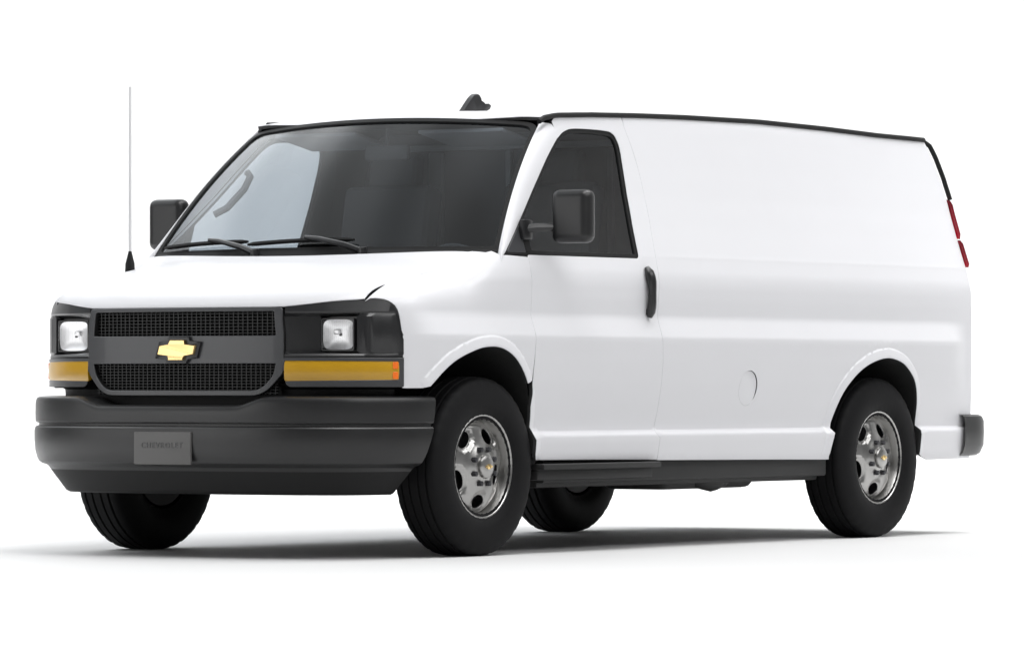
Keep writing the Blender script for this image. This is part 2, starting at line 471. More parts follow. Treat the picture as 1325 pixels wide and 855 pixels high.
SEAM_R = smooth_poly([(-1.352,1.945),(-1.366,1.92),(-1.415,1.79),(-1.434,1.667),(-1.432,1.504),(-1.412,1.369),(-1.398,1.245),(-1.388,.978),(-1.392,.936),(-1.412,.789),(-1.415,.609),(-1.408,.532),(-1.398,.40)], 4)
WIN = [(-.165,1.309),(-.325,1.437),(-.519,1.605),(-.684,1.752),(-.80,1.845),(-.868,1.879),(-.96,1.893),(-1.19,1.893),(-1.262,1.882),(-1.293,1.85),(-1.307,1.786),(-1.296,1.62),(-1.285,1.50),(-1.272,1.38),(-1.265,1.325),(-1.25,1.309)]
WINS = smooth_poly(WIN, 4)
zs_side = sorted(set([round(z, 4) for z in lin(.37,.50,.022)+[.508,.516,.522,.527,.532,.540]+lin(.56,.92,.03)+[.93,.94,.947,.954,.962,.972,.985,1.0,1.015,1.027,1.036,1.046,1.06]+lin(1.08,1.29,.028)+[1.305,1.315,1.320,1.325,1.330,1.335,1.345]+lin(1.37,1.86,.035)+lin(1.88,1.98,.016)]))

def shift(P, dx, dz=0): return [(x+dx, z+dz) for x, z in P]
def rows_near(P, ds):
    out = []
    A = np.array(P)
    for d in ds:
        for i in range(1, len(A)-1):
            t = A[i+1]-A[i-1]; t /= np.linalg.norm(t); out.append((A[i][0]+t[1]*d*SGN, A[i][1]-t[0]*d*SGN))
    return out
SGN = 1
arch_extra_f = rows_near(ARCH_FS, (.012, .022, .030, .036, .039, .041, .043, .045, .047, .0495, .053, .058, .066))
arch_extra_f = [p for p in arch_extra_f if p[1] > .37]
SGN = 1
arch_extra_r = rows_near(ARCH_RS, (.012, .022, .030, .036, .039, .041, .043, .045, .047, .0495, .053, .058, .066))

# rear side panels
for mir, sg in SIDES:
    top = [(x, rail_z(x)-.006) for x in lin(-4.20, -1.37, .06)]
    back = [(rear_x(z)+.0015, z) for z in lin(.375, 1.93, .05)]
    out = []
    out += [(p[0]-g, p[1]) for p in SEAM_R[::-1] if p[1] < 1.93]      # up the door seam
    out += top[::-1]                                                  # to the rear along the gutter
    out += back[::-1]                                                 # down the corner
    out += [(-3.93,.372)]+[p for p in ARCH_RS[::-1] if p[1] > .385]+[(-2.93,.385),(-2.4,.391)]
    us = lin(-1.43, -4.20, .05)+lin(-4.215,-4.32,.013)+[-4.33,-4.35,-4.36,-4.37,-4.38,-4.39,-4.40,-4.41,-4.42,-4.43]
    hole = []
    fuel = [(-2.18+.0842*math.cos(t), .725+.0842*math.sin(t)) for t in np.linspace(0, 2*math.pi, 40)[:-1]]
    if not mir: hole = [fuel]
    panel('side_panel', side_map, out, BODY, van, (0, 1, 0), us, zs_side, holes=hole, extra=arch_extra_r, mirror=mir)
    if not mir:
        fd = [(-2.18+.0795*math.cos(t), .725+.0795*math.sin(t)) for t in np.linspace(0, 2*math.pi, 40)[:-1]]
        panel('fuel_door', lambda x, z: (x, side_base(x, z)-.0005-.006*smooth01((z-x-2.86)/.12), z), fd, BODY, van, (0, 1, 0), lin(-2.27,-2.09,.02), lin(.63,.82,.02))

# front doors
for mir, sg in SIDES:
    fr = [(-.352,1.303),(-.351,1.0),(-.356,.80),(-.362,.70)]+[(p[0]-.004, p[1]) for p in ARCH_FS if p[1] < .66]+[(-.388,.412)]
    out = fr+[(-.9,.408),(-1.395,.402)]
    out += [(p[0]+g, p[1]) for p in SEAM_R[::-1] if .40 < p[1] < 1.93]
    out += [(x, rail_z(x)-.006) for x in lin(-1.36, -.80, .05)]
    out += [(-.775,1.915),(-.795,1.852)]
    w = [p for p in WINS]
    i0 = min(range(len(w)), key=lambda i: abs(w[i][0]+.81)+abs(w[i][1]-1.85))
    out += w[i0:]
    out += [(-.36,1.3075)]
    dr = panel('front_door', side_map, out, BODY, van, (0, 1, 0), lin(-.37,-1.42,.045), zs_side, extra=[p for p in arch_extra_f if p[0] < -.3], mirror=mir)
    # handle: upright black bar standing off the skin
    hb = MB(); rr = []
    for k in range(11):
        t = k/10; z = 1.272-.226*t; x = -1.292-.014*t; y = side_base(x, z)+.010+.014*math.sin(math.pi*t)**.5
        rr.append((x, sg*y, z))
    hb.tube(rr, [.011,.020,.023,.022,.020,.019,.019,.020,.021,.020,.012], 10, sx=1.15)
    for z in (1.25, 1.07): hb.box((-1.305, sg*(side_base(-1.3, z)+.006), z), (.03, .022, .03), .006)
    hb.build('handle', M['plastic_satin'], dr, (-1.3, sg*1.0, 1.16))
    # glass, rubber and sail
    inner_w = [(p[0]*1.0+(-.006 if p[0] > -.8 else .010), p[1]+(.012 if p[1] < 1.35 else -.010)) for p in WINS]
    cx = sum(p[0] for p in WINS)/len(WINS); cz = sum(p[1] for p in WINS)/len(WINS)
    def shrink(P, d):
        A = np.array(P); n = len(A); o = []
        for i in range(n):
            t = A[(i+1) % n]-A[i-1]; t /= max(1e-9, np.linalg.norm(t)); nn = np.array([-t[1], t[0]])
            if nn@(np.array([cx, cz])-A[i]) < 0: nn = -nn
            o.append(tuple(A[i]+nn*d))
        return o
    ring_in = shrink(WINS, .020)
    panel('window_seal', lambda x, z: (x, side_base(x, z)-.006, z), shrink(WINS, .001), M['rubber_seal'], dr, (0, 1, 0), [], [], holes=[ring_in], thick=.014, mirror=mir)
    panel('window_glass', lambda x, z: (x, side_base(x, z)-.014, z), shrink(WINS, .014), M['glass_side'], dr, (0, 1, 0), lin(-.2,-1.3,.028), lin(1.33,1.88,.028), rim=False, mirror=mir)
    panel('sail_panel', lambda x, z: (x, side_base(x, z)-.004, z), round_poly([(-.20,1.322),(-.345,1.322),(-.345,1.44)], .008), M['mould'], dr, (0, 1, 0), [], [], thick=.02, mirror=mir)
    panel('window_divider', lambda x, z: (x, side_base(x, z)-.0045, z), [(-.350,1.324),(-.395,1.324),(-.395,1.482),(-.350,1.446)], M['rubber_seal'], dr, (0, 1, 0), [], [], thick=.02, mirror=mir)

# front wings
ws_hood = lambda y: ws_bottom_x(y)+.085
def nose_fx(y, z): return bis(lambda t: nose_g(t, y, z), .05, .95)
CORNER = [(.831,1.1055),(.845,1.107),(.86,1.108),(.875,1.107),(.89,1.104),(.905,1.097),(.916,1.088),(.926,1.077),(.934,1.060),(.9385,1.043),(.9415,1.02),(.944,.99),(.946,.955)]
SEAM_H = [(.692,.832),(.55,.842),(.40,.852),(.2,.862),(.0,.872),(-.06,.878)]
for mir, sg in SIDES:
    out = [(.5705,.728),(.47,.728)]+[p for p in ARCH_FS if p[1] > .74 or p[0] > 0 if p[1] > .73 and not (p[0] < 0 and p[1] < .745)]
    out += [(-.3525+2*g,.76),(-.3465,.95)]
    out += [(x, fender_w(x, z=z)) for x, z in [(-.3465,1.0),(-.3468,1.1),(-.347,1.2),(-.3475,1.26),(-.3475,1.2985),(-.25,1.3015),(-.165,1.3030),(-.140,1.3045)]]
    out += [(x, fender_w(x, y=y)) for x, y in [(-.115,.935),(-.085,.925),(-.07,.90)]+[(x, y+g) for x, y in SEAM_H[::-1]]]
    out += [(nose_fx(y, z)-.003, Z0+WR*math.atan2(z-Z0, y-YC)) for y, z in CORNER[1:]]+[(.5745,.946)]
    us = lin(.56,-.34,.022)+[.572,.584,.596,.61,.625,.64,.655,.67,.685]
    vsw = [z for z in zs_side if .73 < z < .95]+[.9500,.953,.957,.962,.968,.975,.985]+lin(.995,1.42,.018)
    panel('front_wing', fender_map, out, BODY, van, (0, 1, .3), us, vsw, extra=[p for p in arch_extra_f if p[1] > .73], mirror=mir)

# bonnet
def hood_edge_z(y):
    y = abs(y); return float(np.interp(y, [0,.45,.53,.62,.72,.83], [1.073,1.073,1.075,1.085,1.098,1.1055]))
ys = lin(-.83, .83, .04)
front = [(hood_q(y, z=hood_edge_z(y)), y) for y in ys]
def seam_y(x): return float(np.interp(x, [p[0] for p in SEAM_H[::-1]], [p[1] for p in SEAM_H[::-1]]))-g
sideq = [(hood_q(seam_y(x), x=x), seam_y(x)) for x in np.linspace(.685, -.06, 22)]
rear = [(hood_q(y, x=ws_hood(y)), y) for y in lin(.86, -.86, .05)]
out = front+sideq+rear+[(q, -y) for q, y in sideq[::-1]]
panel('bonnet', hood_map, out, BODY, van, (.5, 0, 1), [.08,.09,.10,.11,.12,.13,.14,.15,.165,.18,.195,.21,.225,.24,.26,.28,.30,.33]+lin(.36,.95,.04), lin(-.88,.88,.04), mirror=False)

# cowl, windshield, pillars
cw = MB()
def cowl_pt(a, t):
    p = Vector(ws_map(a, .012)); hx = p.x+.085; yy = p.y*.985; hz = bis(lambda q: nose_g(hx, yy, q), Z0, 1.5)-.008-.012*(1-abs(a)**8)
    y = p.y*(1-.0*t)
    q = Vector((hx, y*.985, min(hz, p.z-.01))); m = p.lerp(q, t); m.z -= .012*math.sin(math.pi*t); return m
cw.grid([[cowl_pt(a, t) for a in np.linspace(-1, 1, 41)] for t in np.linspace(-.1, 1.15, 8)])
cw.build('cowl', M['valance'], van, (0, 0, 1.3))

wso = [(-1,0),(1,0),(1,1),(-1,1)]
wso = round_poly(wso, [.03,.03,.09,.09], 6)
wsi = round_poly([(-.98,.028),(.98,.028),(.976,.972),(-.976,.972)], [.03,.03,.08,.08], 6)
wsd = lambda a, b: tuple(Vector(ws_map(a, b))-Vector((.006,0,.006)))
wsh = panel('windshield', wsd, round_poly([(-.99,.01),(.99,.01),(.988,.99),(-.988,.99)], [.03,.03,.08,.08], 6), M['glass_front'], van, (1,0,1), lin(-1,1,.05), lin(0,1,.06), rim=False, step=.03)
panel('windshield_seal', ws_map, wso, M['rubber_seal'], wsh, (1,0,1), [], [], holes=[wsi], thick=.016, step=.04)
for mir, sg in SIDES:
    # pillar between windshield and door glass
    D = [(-.158,1.305)]+[p for p in WINS if p[0] > -.80]+[(-.82,1.862),(-.86,1.885)]
    Dn = resample(D, .02, closed=False); L = np.cumsum([0]+[np.linalg.norm(Dn[i+1]-Dn[i]) for i in range(len(Dn)-1)]); L /= L[-1]
    rows = []
    for k in range(33):
        t = k/32; x = np.interp(t, L, [d[0] for d in Dn]); z = np.interp(t, L, [d[1] for d in Dn])
        d = Vector((x, side_base(x, z)-.001, z)); w = Vector(ws_map(.998, min(1, t*1.0)))+Vector((.002,.003,.002))
        n = Vector((.55,.75,.35)).normalized(); row = []
        for j in range(9):
            s = j/8; p = w.lerp(d, s); p += n*(.016*math.sin(math.pi*s)**.8); row.append((p.x, sg*p.y, p.z))
        row = [tuple(Vector(row[0])-Vector((.02,sg*.01,.02)))]+row+[tuple(Vector(row[-1])-Vector((0,sg*.03,0)))]
        rows.append(row)
    rows = [[tuple(Vector(p)+Vector((.022,sg*.004,-.045))) for p in rows[0]]]+rows
    pm = MB().grid(rows); pm.build('windshield_pillar', M['paint'], van, (-.45, sg*.9, 1.6), sharp=50)

# roof
def roof_map(x, y): return (x, y, roof_z(x, y))
ys = lin(-.775, .775, .05)
out = [(ws_top_x(y)-.004, y) for y in ys]
out += [(x, side_base(x, rail_z(x))-.012) for x in lin(-.76, -4.17, .1)]
out += [(-4.205+.02*abs(y)**4, y) for y in lin(.70, -.70, .1)]
out += [(x, -side_base(x, rail_z(x))+.012) for x in lin(-4.17, -.76, .1)]
panel('roof', roof_map, out, BODY, van, (0,0,1), lin(-.6,-4.20,.07), lin(-.78,.78,.05), step=.03)
for mir, sg in SIDES:
    path = [(-.672, side_base(-.672, 1.911)-.004, 1.911)] if not mir else []
    path += [(x, side_base(x, rail_z(x))+.002, rail_z(x)+.002) for x in lin(-.85 if mir else -.71,-.95,.03)+lin(-1.0,-4.19,.1)+lin(-4.205,-4.222,.008)]
    rp = [(rear_x(z)-.002, side_base(rear_x(z)+.03, z)+.002, z) for z in lin(1.935,1.668,.02)]
    path += rp
    path = [(x, sg*y, z) for x, y, z in path]
    MB().tube(path, .0120, 10).build('drip_rail', M['rubber_seal'], van, (-2.4, sg*.79, 1.97))

# rear doors
for mir, sg in SIDES:
    def rmap(y, z): return (rear_x(z)-.004-.012*(1-(y/.85)**2), y, z)
    out = [(.003,.60)]+[(side_base(rear_x(z)+.055, z)-.058, z) for z in lin(.60,1.90,.05)]+[(.003,1.90)]
    rd = panel('rear_door', rmap, out, BODY, van, (-1,0,0), lin(.05,.9,.06), lin(.6,1.9,.06), mirror=mir)
    if mir: MB().box((-4.485,-.06,1.10),(.03,.05,.16),.01).build('handle', M['plastic'], rd, (-4.485,-.06,1.1))

# tail lamps on the rear corners
for mir, sg in SIDES:
    tl = empty('tail_lamp', (-4.45, sg*.86, 1.5), van)
    def lens(z0, z1, name, m):
        rows = []
        for k in range(9):
            z = z0+(z1-z0)*k/8; e = min(1, 5*min(k, 8-k)/8+.45); cxx = rear_x(z)+.055; cy = side_base(cxx, z)-.055
            row = []
            for j in range(13):
                a = R(25+85*j/12); rr = .055+.006+.017*e
                row.append((cxx-math.sin(a)*rr, sg*(cy+math.cos(a)*rr), z))
            for y in (cy-.06, cy-.12): row.append((rear_x(z)-.012*e-.004, sg*y, z))
            rows.append(row)
        f = [tuple(Vector(p)+Vector((.03,-sg*.02,0))) for p in rows[0]]; b = [tuple(Vector(p)+Vector((.03,-sg*.02,0))) for p in rows[-1]]
        MB().grid([f]+rows+[b]).build(name, m, tl, (-4.45, sg*.86, (z0+z1)/2))
    lens(1.470, 1.668, 'lens', M['red']); lens(1.328, 1.464, 'lens', M['red']); lens(1.4645, 1.4695, 'reversing_lens', M['glass_lamp'])

# ---------------------------------------------------------------- nose: grille, lamps, bumper
PLAN = []
for k in range(121):
    a = R(86)*k/120; c, s = math.cos(a), math.sin(a)
    r = bis(lambda t: nose_g(.25+c*t, s*t, .80), .05, 1.3); PLAN.append((.25+c*r, s*r))
PLAN = np.array(PLAN); PS = np.concatenate([[0], np.cumsum(np.linalg.norm(np.diff(PLAN, axis=0), axis=1))])
def plan(s, off=0.0):
    a = abs(s); x = np.interp(a, PS, PLAN[:, 0]); y = np.interp(a, PS, PLAN[:, 1])
    x2 = np.interp(a+.004, PS, PLAN[:, 0]); y2 = np.interp(a+.004, PS, PLAN[:, 1]); x1 = np.interp(max(0, a-.004), PS, PLAN[:, 0]); y1 = np.interp(max(0, a-.004), PS, PLAN[:, 1])
    t = Vector((x2-x1, y2-y1, 0)).normalized(); n = Vector((t.y, -t.x, 0))
    p = Vector((x, y, 0))+n*off
    return (p.x, p.y if s >= 0 else -p.y)
def s_of_y(y): return float(np.interp(y, PLAN[:, 1], PS))
def lean(z): return float(np.interp(z, [1.0,1.04,1.07,1.09,1.105,1.12], [0,.002,.009,.020,.034,.052]))
def front_map(off):
    def f(s, z):
        x, y = plan(s, off); return (x-lean(z), y, z)
    return f
S1 = s_of_y(.520)
SE = s_of_y(.9405)
while np.interp(SE, PS, PLAN[:, 0]) > .572: SE += .002

gr = panel('grille', front_map(.012), round_poly([(-S1,.842),(-S1+.005,.79),(-.43,.697),(.43,.697),(S1-.005,.79),(S1,.842),(S1,.953),(S1-.01,1.066),(-S1+.01,1.066),(-S1,.953)], [.0,.01,.09,.09,.01,0,0,.01,.01,0], 6), [M['mould'], M['mesh']], van, (1,0,0), lin(-.5,.5,.05), lin(.70,1.05,.02),
    holes=[round_poly([(-S1+.028,.946),(S1-.028,.946),(S1-.040,1.058),(-S1+.040,1.058)], .012), round_poly([(-S1+.028,.834),(-S1+.042,.775),(-.415,.712),(.415,.712),(S1-.042,.775),(S1-.028,.834)], [.006,.04,.07,.07,.04,.006], 6)], thick=.05, lip=.004, step=.03)
def mesh_bars(z0, z1, half, nz):
    m = MB(); back = [[(plan(s, -.045)[0]-lean(z), plan(s, -.045)[1], z) for s in np.linspace(-half, half, 31)] for z in (z0, z1)]
    m.grid(back)
    for k in range(nz):
        z = z0+(z1-z0)*(k+.5)/nz; hb = .0024
        rows = []
        for s in np.linspace(-half, half, 31):
            x0, y0 = plan(s, -.030); x1, y1 = plan(s, -.010)
            rows.append([(x0-lean(z), y0, z-hb), (x1-lean(z), y1, z-hb*.6), (x1-lean(z), y1, z+hb*.6), (x0-lean(z), y0, z+hb)])
        m.grid(rows)
    n = int(half*2/.024)
    for k in range(n):
        s = -half+2*half*(k+.5)/n; x, y = plan(s, -.020); m.box((x-lean((z0+z1)/2), y, (z0+z1)/2), (.018, .004, z1-z0))
    return m
o = mesh_bars(.940, 1.064, S1-.02, 9).build('grille_mesh', M['mesh'], gr, (.87,0,1.0)); o['kind'] = 'stuff'
o = mesh_bars(.700, .840, S1-.03, 11).build('grille_mesh', M['mesh'], gr, (.87,0,.77)); o['kind'] = 'stuff'

BOW = [(-1,-.20),(-.88,.20),(-.38,.20),(-.34,.42),(.44,.42),(.40,.20),(1,.20),(.88,-.20),(.38,-.20),(.34,-.42),(-.44,-.42),(-.40,-.20)]
def bow(k, grow=0):
    P = np.array(BOW)*k
    if grow:
        o = []; n = len(P)
        for i in range(n):
            a, b, c = P[i-1], P[i], P[(i+1) % n]; t1 = (b-a)/np.linalg.norm(b-a); t2 = (c-b)/np.linalg.norm(c-b)
            n1 = np.array([-t1[1], t1[0]]); n2 = np.array([-t2[1], t2[0]]); q = n1+n2; q = q/max(.3, (q@n1)); o.append(tuple(b+q*grow))
        P = np.array(o)
    return [tuple(p) for p in P]
ex = plan(0, .012)[0]-lean(.89)
fr0 = ((ex, 0, .889), (0, 1, 0), (0, 0, 1), (1, 0, 0))
em = MB().prism(round_poly(bow(.103, .015), .003, 2), -.01, .014, fr0, .004).build('emblem_plate', M['plastic_satin'], gr, (ex,0,.889))
MB().prism(round_poly(bow(.103), .0015, 2), .010, .026, fr0, .0035).build('emblem', M['gold'], gr, (ex,0,.889), sharp=25)

S2 = S1+.004
for mir, sg in SIDES:
    # lamp bezel: outer skin follows the corner, the lens sits in a deep pocket
    def outer(t): 
        s = S2+(SE-.005-S2)*t; return plan(s, .006)
    rec_y = [.512,.535,.560,.590,.612,.626,.630,.800,.806,.812,.86,.900,.925,.938,.950]
    rec_x = [.836,.815,.790,.757,.735,.722,.684,.684,.706,.720,.695,.655,.625,.600,.572]
    rl = np.concatenate([[0], np.cumsum(np.hypot(np.diff(rec_x), np.diff(rec_y)))]); rl /= rl[-1]
    n = 46; T = sorted(set(list(np.linspace(0, 1, n))+[float(q) for q in rl]))
    rows = []
    def zt(t):
        y = abs(outer(t)[1]); return float(np.interp(y, [.50,.53,.62,.72,.83]+[c[0] for c in CORNER[1:]], [1.073,1.075,1.085,1.098,1.1055]+[c[1] for c in CORNER[1:]]))-.004
    def rowO(zf, inset=0):
        r = []
        for t in T:
            x, y = outer(t); z = zf(t); r.append((x-lean(z)-inset, sg*y, z))
        return r
    def rowR(zf, push=0):
        r = []
        for t in T:
            x = np.interp(t, rl, rec_x); y = np.interp(t, rl, rec_y); z = zf(t); r.append((x-push, sg*y, z))
        return r
    rows = [rowO(lambda t: zt(t)-.004, .03), rowO(zt), rowO(lambda t: min(1.052, zt(t)-.012)), rowO(lambda t: min(1.044, zt(t)-.018), .006), rowR(lambda t: min(1.030, zt(t)-.03)), rowR(lambda t: .882), rowO(lambda t: .872, .006), rowO(lambda t: .864), rowO(lambda t: .857), rowO(lambda t: .850, .02)]
    hl = MB().grid(rows).build('headlight', M['plastic_satin'], van, (.72, sg*.73, .96), sharp=30)
    # lens and reflector
    rm = MB(); rr = []
    for k in range(7):
        u = k/6; row = []
        cyy, czz = .714, .9535; hy, hz = .080*(1-.0*u), .064
        for q in range(48):
            a = 2*math.pi*q/48; p = 5; c, s = math.cos(a), math.sin(a)
            ss = 1-.90*u; ee = (abs(c)**p+abs(s)**p)**(-1/p)
            row.append((.7175-.016*(1-(1-u)**2), sg*(cyy+hy*ss*c*ee), czz+hz*ss*s*ee))
        row.append(row[0]); rr.append(row)
    rm.grid(rr); rm.box((.706, sg*.700, .965), (.016,.030,.022), .005)
    rm.build('reflector', M['lamp_back'], hl, (.70, sg*.714, .953), sharp=60)
    lm = MB(); rr = []
    for k in range(9):
        z = .888+.131*k/8; rr.append([(.7205+.004*(1-((z-.9535)/.066)**4)+.0012*math.cos(j*math.pi*.5), sg*(.632+.164*j/32), z) for j in range(33)])
    lm.grid(rr).build('lens', M['glass_lamp'], hl, (.722, sg*.714, .953), sharp=60)
    fm_ = MB(); fo = round_poly([(-.085,-.069),(.085,-.069),(.085,.069),(-.085,.069)], .010, 4); fi = round_poly([(-.080,-.064),(.080,-.064),(.080,.064),(-.080,.064)], .008, 4)
    a = [(.7245, sg*(.714+p[0]), .9535+p[1]) for p in fo+fo[:1]]; b = [(.7245, sg*(.714+p[0]), .9535+p[1]) for p in fi+fi[:1]]
    c0 = [(.708, q[1], q[2]) for q in a]; c1 = [(.708, q[1], q[2]) for q in b]
    fm_.grid([c0, a, b, c1]).build('lens_frame', M['plastic_satin'], hl, (.722, sg*.714, .953))
    # band below with the indicator
    sA0, sA1 = s_of_y(.528), s_of_y(.9345)
    am = round_poly([(sA0,.757),(sA1,.762),(sA1,.839),(sA0,.842)], .007, 3)
    am_o = round_poly([(sA0-.003,.754),(sA1+.003,.759),(sA1+.003,.842),(sA0-.003,.845)], .008, 3)
    bd = panel('indicator_surround', front_map(.011), round_poly([(S2,.800),(S2+.012,.742),(S2+.03,.733),(SE-.004,.733),(SE-.004,.852),(S2,.852)], [.02,.02,.005,.005,.005,.003], 4), [M['mould'], M['mesh']], van, (1,.3,0), lin(S2,SE,.03), [.74,.75,.80,.85], holes=[am_o], thick=.03, mirror=mir)
    ind = panel('turn_signal', lambda s, z: front_map(.013-.006*((z-.80)/.045)**2)(s, z), am, M['amber'], van, (1,.3,0), lin(sA0,sA1,.015), lin(.757,.842,.007), thick=.02, mirror=mir)
    for z in (.780,.822):
        panel('side_reflector', front_map(.0145), round_poly([(sA1-.026,z-.014),(sA1-.004,z-.014),(sA1-.004,z+.014),(sA1-.026,z+.014)], .004, 2), M['orange'], ind, (1,.3,0), [], [], thick=.006, mirror=mir, lip=.001)

# front bumper
def bplan(t, off=0.0, end=78.5):
    """t -1..1 from end to end"""
    def P(a):
        p = 3.3; c, s = math.cos(a), math.sin(a)
        return Vector((.20+.80*abs(c)**(2/p), 1.0*math.copysign(abs(s)**(2/p), s), 0))
    a = t*R(end); d = .004; q = P(a); tn = (P(a+d)-P(a-d)).normalized(); nn = Vector((tn.y, -tn.x, 0))
    return q+nn*off
TT = [math.copysign(abs(t)**1.35, t) for t in np.linspace(-1, 1, 101)]
# even spacing along the plan
pp = [bplan(t) for t in np.linspace(-1, 1, 801)]; ll = np.concatenate([[0], np.cumsum([(pp[i+1]-pp[i]).length for i in range(800)])]); TT = np.interp(np.linspace(0, ll[-1], 111), ll, np.linspace(-1, 1, 801))
PROF = [(-.16,.690),(-.05,.692),(-.018,.690),(-.006,.684),(-.001,.674),(.001,.660),(.002,.62),(.001,.582),(-.003,.577),(-.014,.574),(-.014,.564),(-.002,.561),(.003,.555),(.006,.54),(.006,.50),(.002,.455),(-.006,.425),(-.014,.408),(-.028,.398),(-.048,.392),(-.058,.384),(-.066,.372),(-.085,.345),(-.108,.315),(-.125,.292),(-.135,.279),(-.150,.272),(-.22,.270)]
rows = []
for off, z in PROF:
    row = []
    for t in TT:
        q = bplan(t, off, float(np.interp(z, [.27,.40,.55,.70], [76.5,79.8,83.2,84.4]))); dip = .038*smooth01((.52-abs(q.y))/.16)*smooth01((z-.60)/.07)
        end = smooth01((abs(t)-.86)/.14)*0
        row.append((q.x, q.y, z-dip))
    rows.append(row)
# dark filler sheet added to keep the shadow gap under the grille black
fp = MB().grid([[(*plan(s, o_), z) for s in np.linspace(-SE+.01, SE-.01, 61)] for o_, z in ((-.02,.745),(-.06,.72),(-.07,.55))]); fp.build('gap_filler', M['valance'], van, (.8,0,.65))
isp = 22
MB().grid(rows[isp-1:]).build('valance', M['valance'], van, (.75, 0, .33), sharp=28)
bm_ = MB().grid(rows[:isp])
bump = bm_.build('front_bumper', M['plastic'], van, (.8, 0, .5), sharp=28)
# number plate with raised lettering
px = bplan(0, .004).x+.004
pl = MB().box((px, 0, .470), (.014, .305, .140), .005).build('number_plate', M['plate'], bump, (px, 0, .47))
cu = bpy.data.curves.new('plate_text', 'FONT'); cu.body = 'CHEVROLET'; cu.size = .034; cu.align_x = 'CENTER'; cu.align_y = 'CENTER'; cu.extrude = .0012; cu.space_character = 1.25
to = bpy.data.objects.new('plate_text', cu); COL.objects.link(to)
dg = bpy.context.evaluated_depsgraph_get(); tm = bpy.data.meshes.new_from_object(to.evaluated_get(dg))
v = [(px+.0078+p.co.z, p.co.x, .482+p.co.y) for p in tm.vertices]; f = [tuple(p.vertices) for p in tm.polygons]
bpy.data.objects.remove(to)
mesh_obj('lettering', v, f, M['plate_print'], pl, (px, 0, .482), smooth=False)

# rear bumper, running boards, underbody
rb = MB()
RT = []
rows = []
for off, z in [(-.12,.592),(-.02,.592),(-.004,.582),(.004,.56),(.005,.50),(.003,.44),(-.012,.40),(-.03,.386),(-.12,.384)]:
    row = []
    for k in range(41):
        a = math.pi*k/40; p = 6; c, s = math.cos(a), math.sin(a)
        e = (abs(c)**p+abs(s)**p)**(-1/p)
        row.append((-4.268-(.327+off)*s*e, (.982+off)*c*e, z))
    rows.append(row)
rb.grid(rows); rb.build('rear_bumper', M['plastic'], van, (-4.5, 0, .5))
for mir, sg in SIDES:
    sb = MB()
    sb.box((-.885, sg*.985, .380), (.97, .075, .026), .010)
    sb.box((-.885, sg*.95, .345), (.95, .06, .05), .012)
    sb.build('running_board', M['under'], van, (-.885, sg*.98, .37))
    rk = MB(); rk.box((-1.75, sg*.915, .355), (2.46, .05, .10), .012); rk.box((-1.75, sg*.86, .325), (2.44, .07, .08), .012)
    rk.build('sill_frame', M['under'], van, (-1.75, sg*.9, .34))
    # wheel wells
    for P, nm in ((ARCH_FS, 0), (ARCH_RS, 1)):
        P2 = [(x, z+.003) for x, z in P]
        w = MB().grid([[(x, sg*(side_base(x, z)-.012-k), z+.004) for x, z in P2] for k in (0,.02,.12,.25,.42)])
        c = np.mean(np.array(P2), 0)
        w.add([(x, sg*.56, z) for x, z in P2], [tuple(range(len(P2)))])
        w.build('wheel_well', M['under'], van, (float(c[0]), sg*.8, float(c[1])))
ub = MB()
ub.box((-1.65, 0, .46), (2.4, 1.78, .10), .02)
ub.box((-4.1, 0, .46), (.60, 1.70, .10), .02); ub.box((-3.35, 0, .52), (1.0, 1.1, .12), .02); ub.box((.1, 0, .52), (1.2, 1.06, .16), .02); ub.box((.45, 0, .42), (.3, 1.2, .25), .03)
ub.box((-1.9, .42, .40), (3.4, .08, .13), .01); ub.box((-1.9, -.42, .40), (3.4, .08, .13), .01)
ub.build('underbody', M['under'], van, (-1.7, 0, .45))
tk = MB(); tk.box((-2.15, .62, .335), (.80, .36, .16), .05, seg=3); tk.tube([(-1.99,.78,.335),(-2.06,.79,.318),(-2.15,.80,.308),(-2.24,.79,.318),(-2.31,.78,.335)], [.04,.062,.068,.062,.04], 12)
tk.build('fuel_tank', M['under'], van, (-2.15, .62, .33))
ax = MB(); ax.tube([(-3.43,-.75,.387),(-3.43,.75,.387)], .05, 12); ax.tube([(-3.43,.0,.387),(-3.43,.04,.387)], .13, 16); ax.build('axle', M['under'], van, (-3.43, 0, .387))
MB().tube([(0,-.75,.387),(0,.75,.387)], .035, 10).build('axle', M['under'], van, (0, 0, .387))
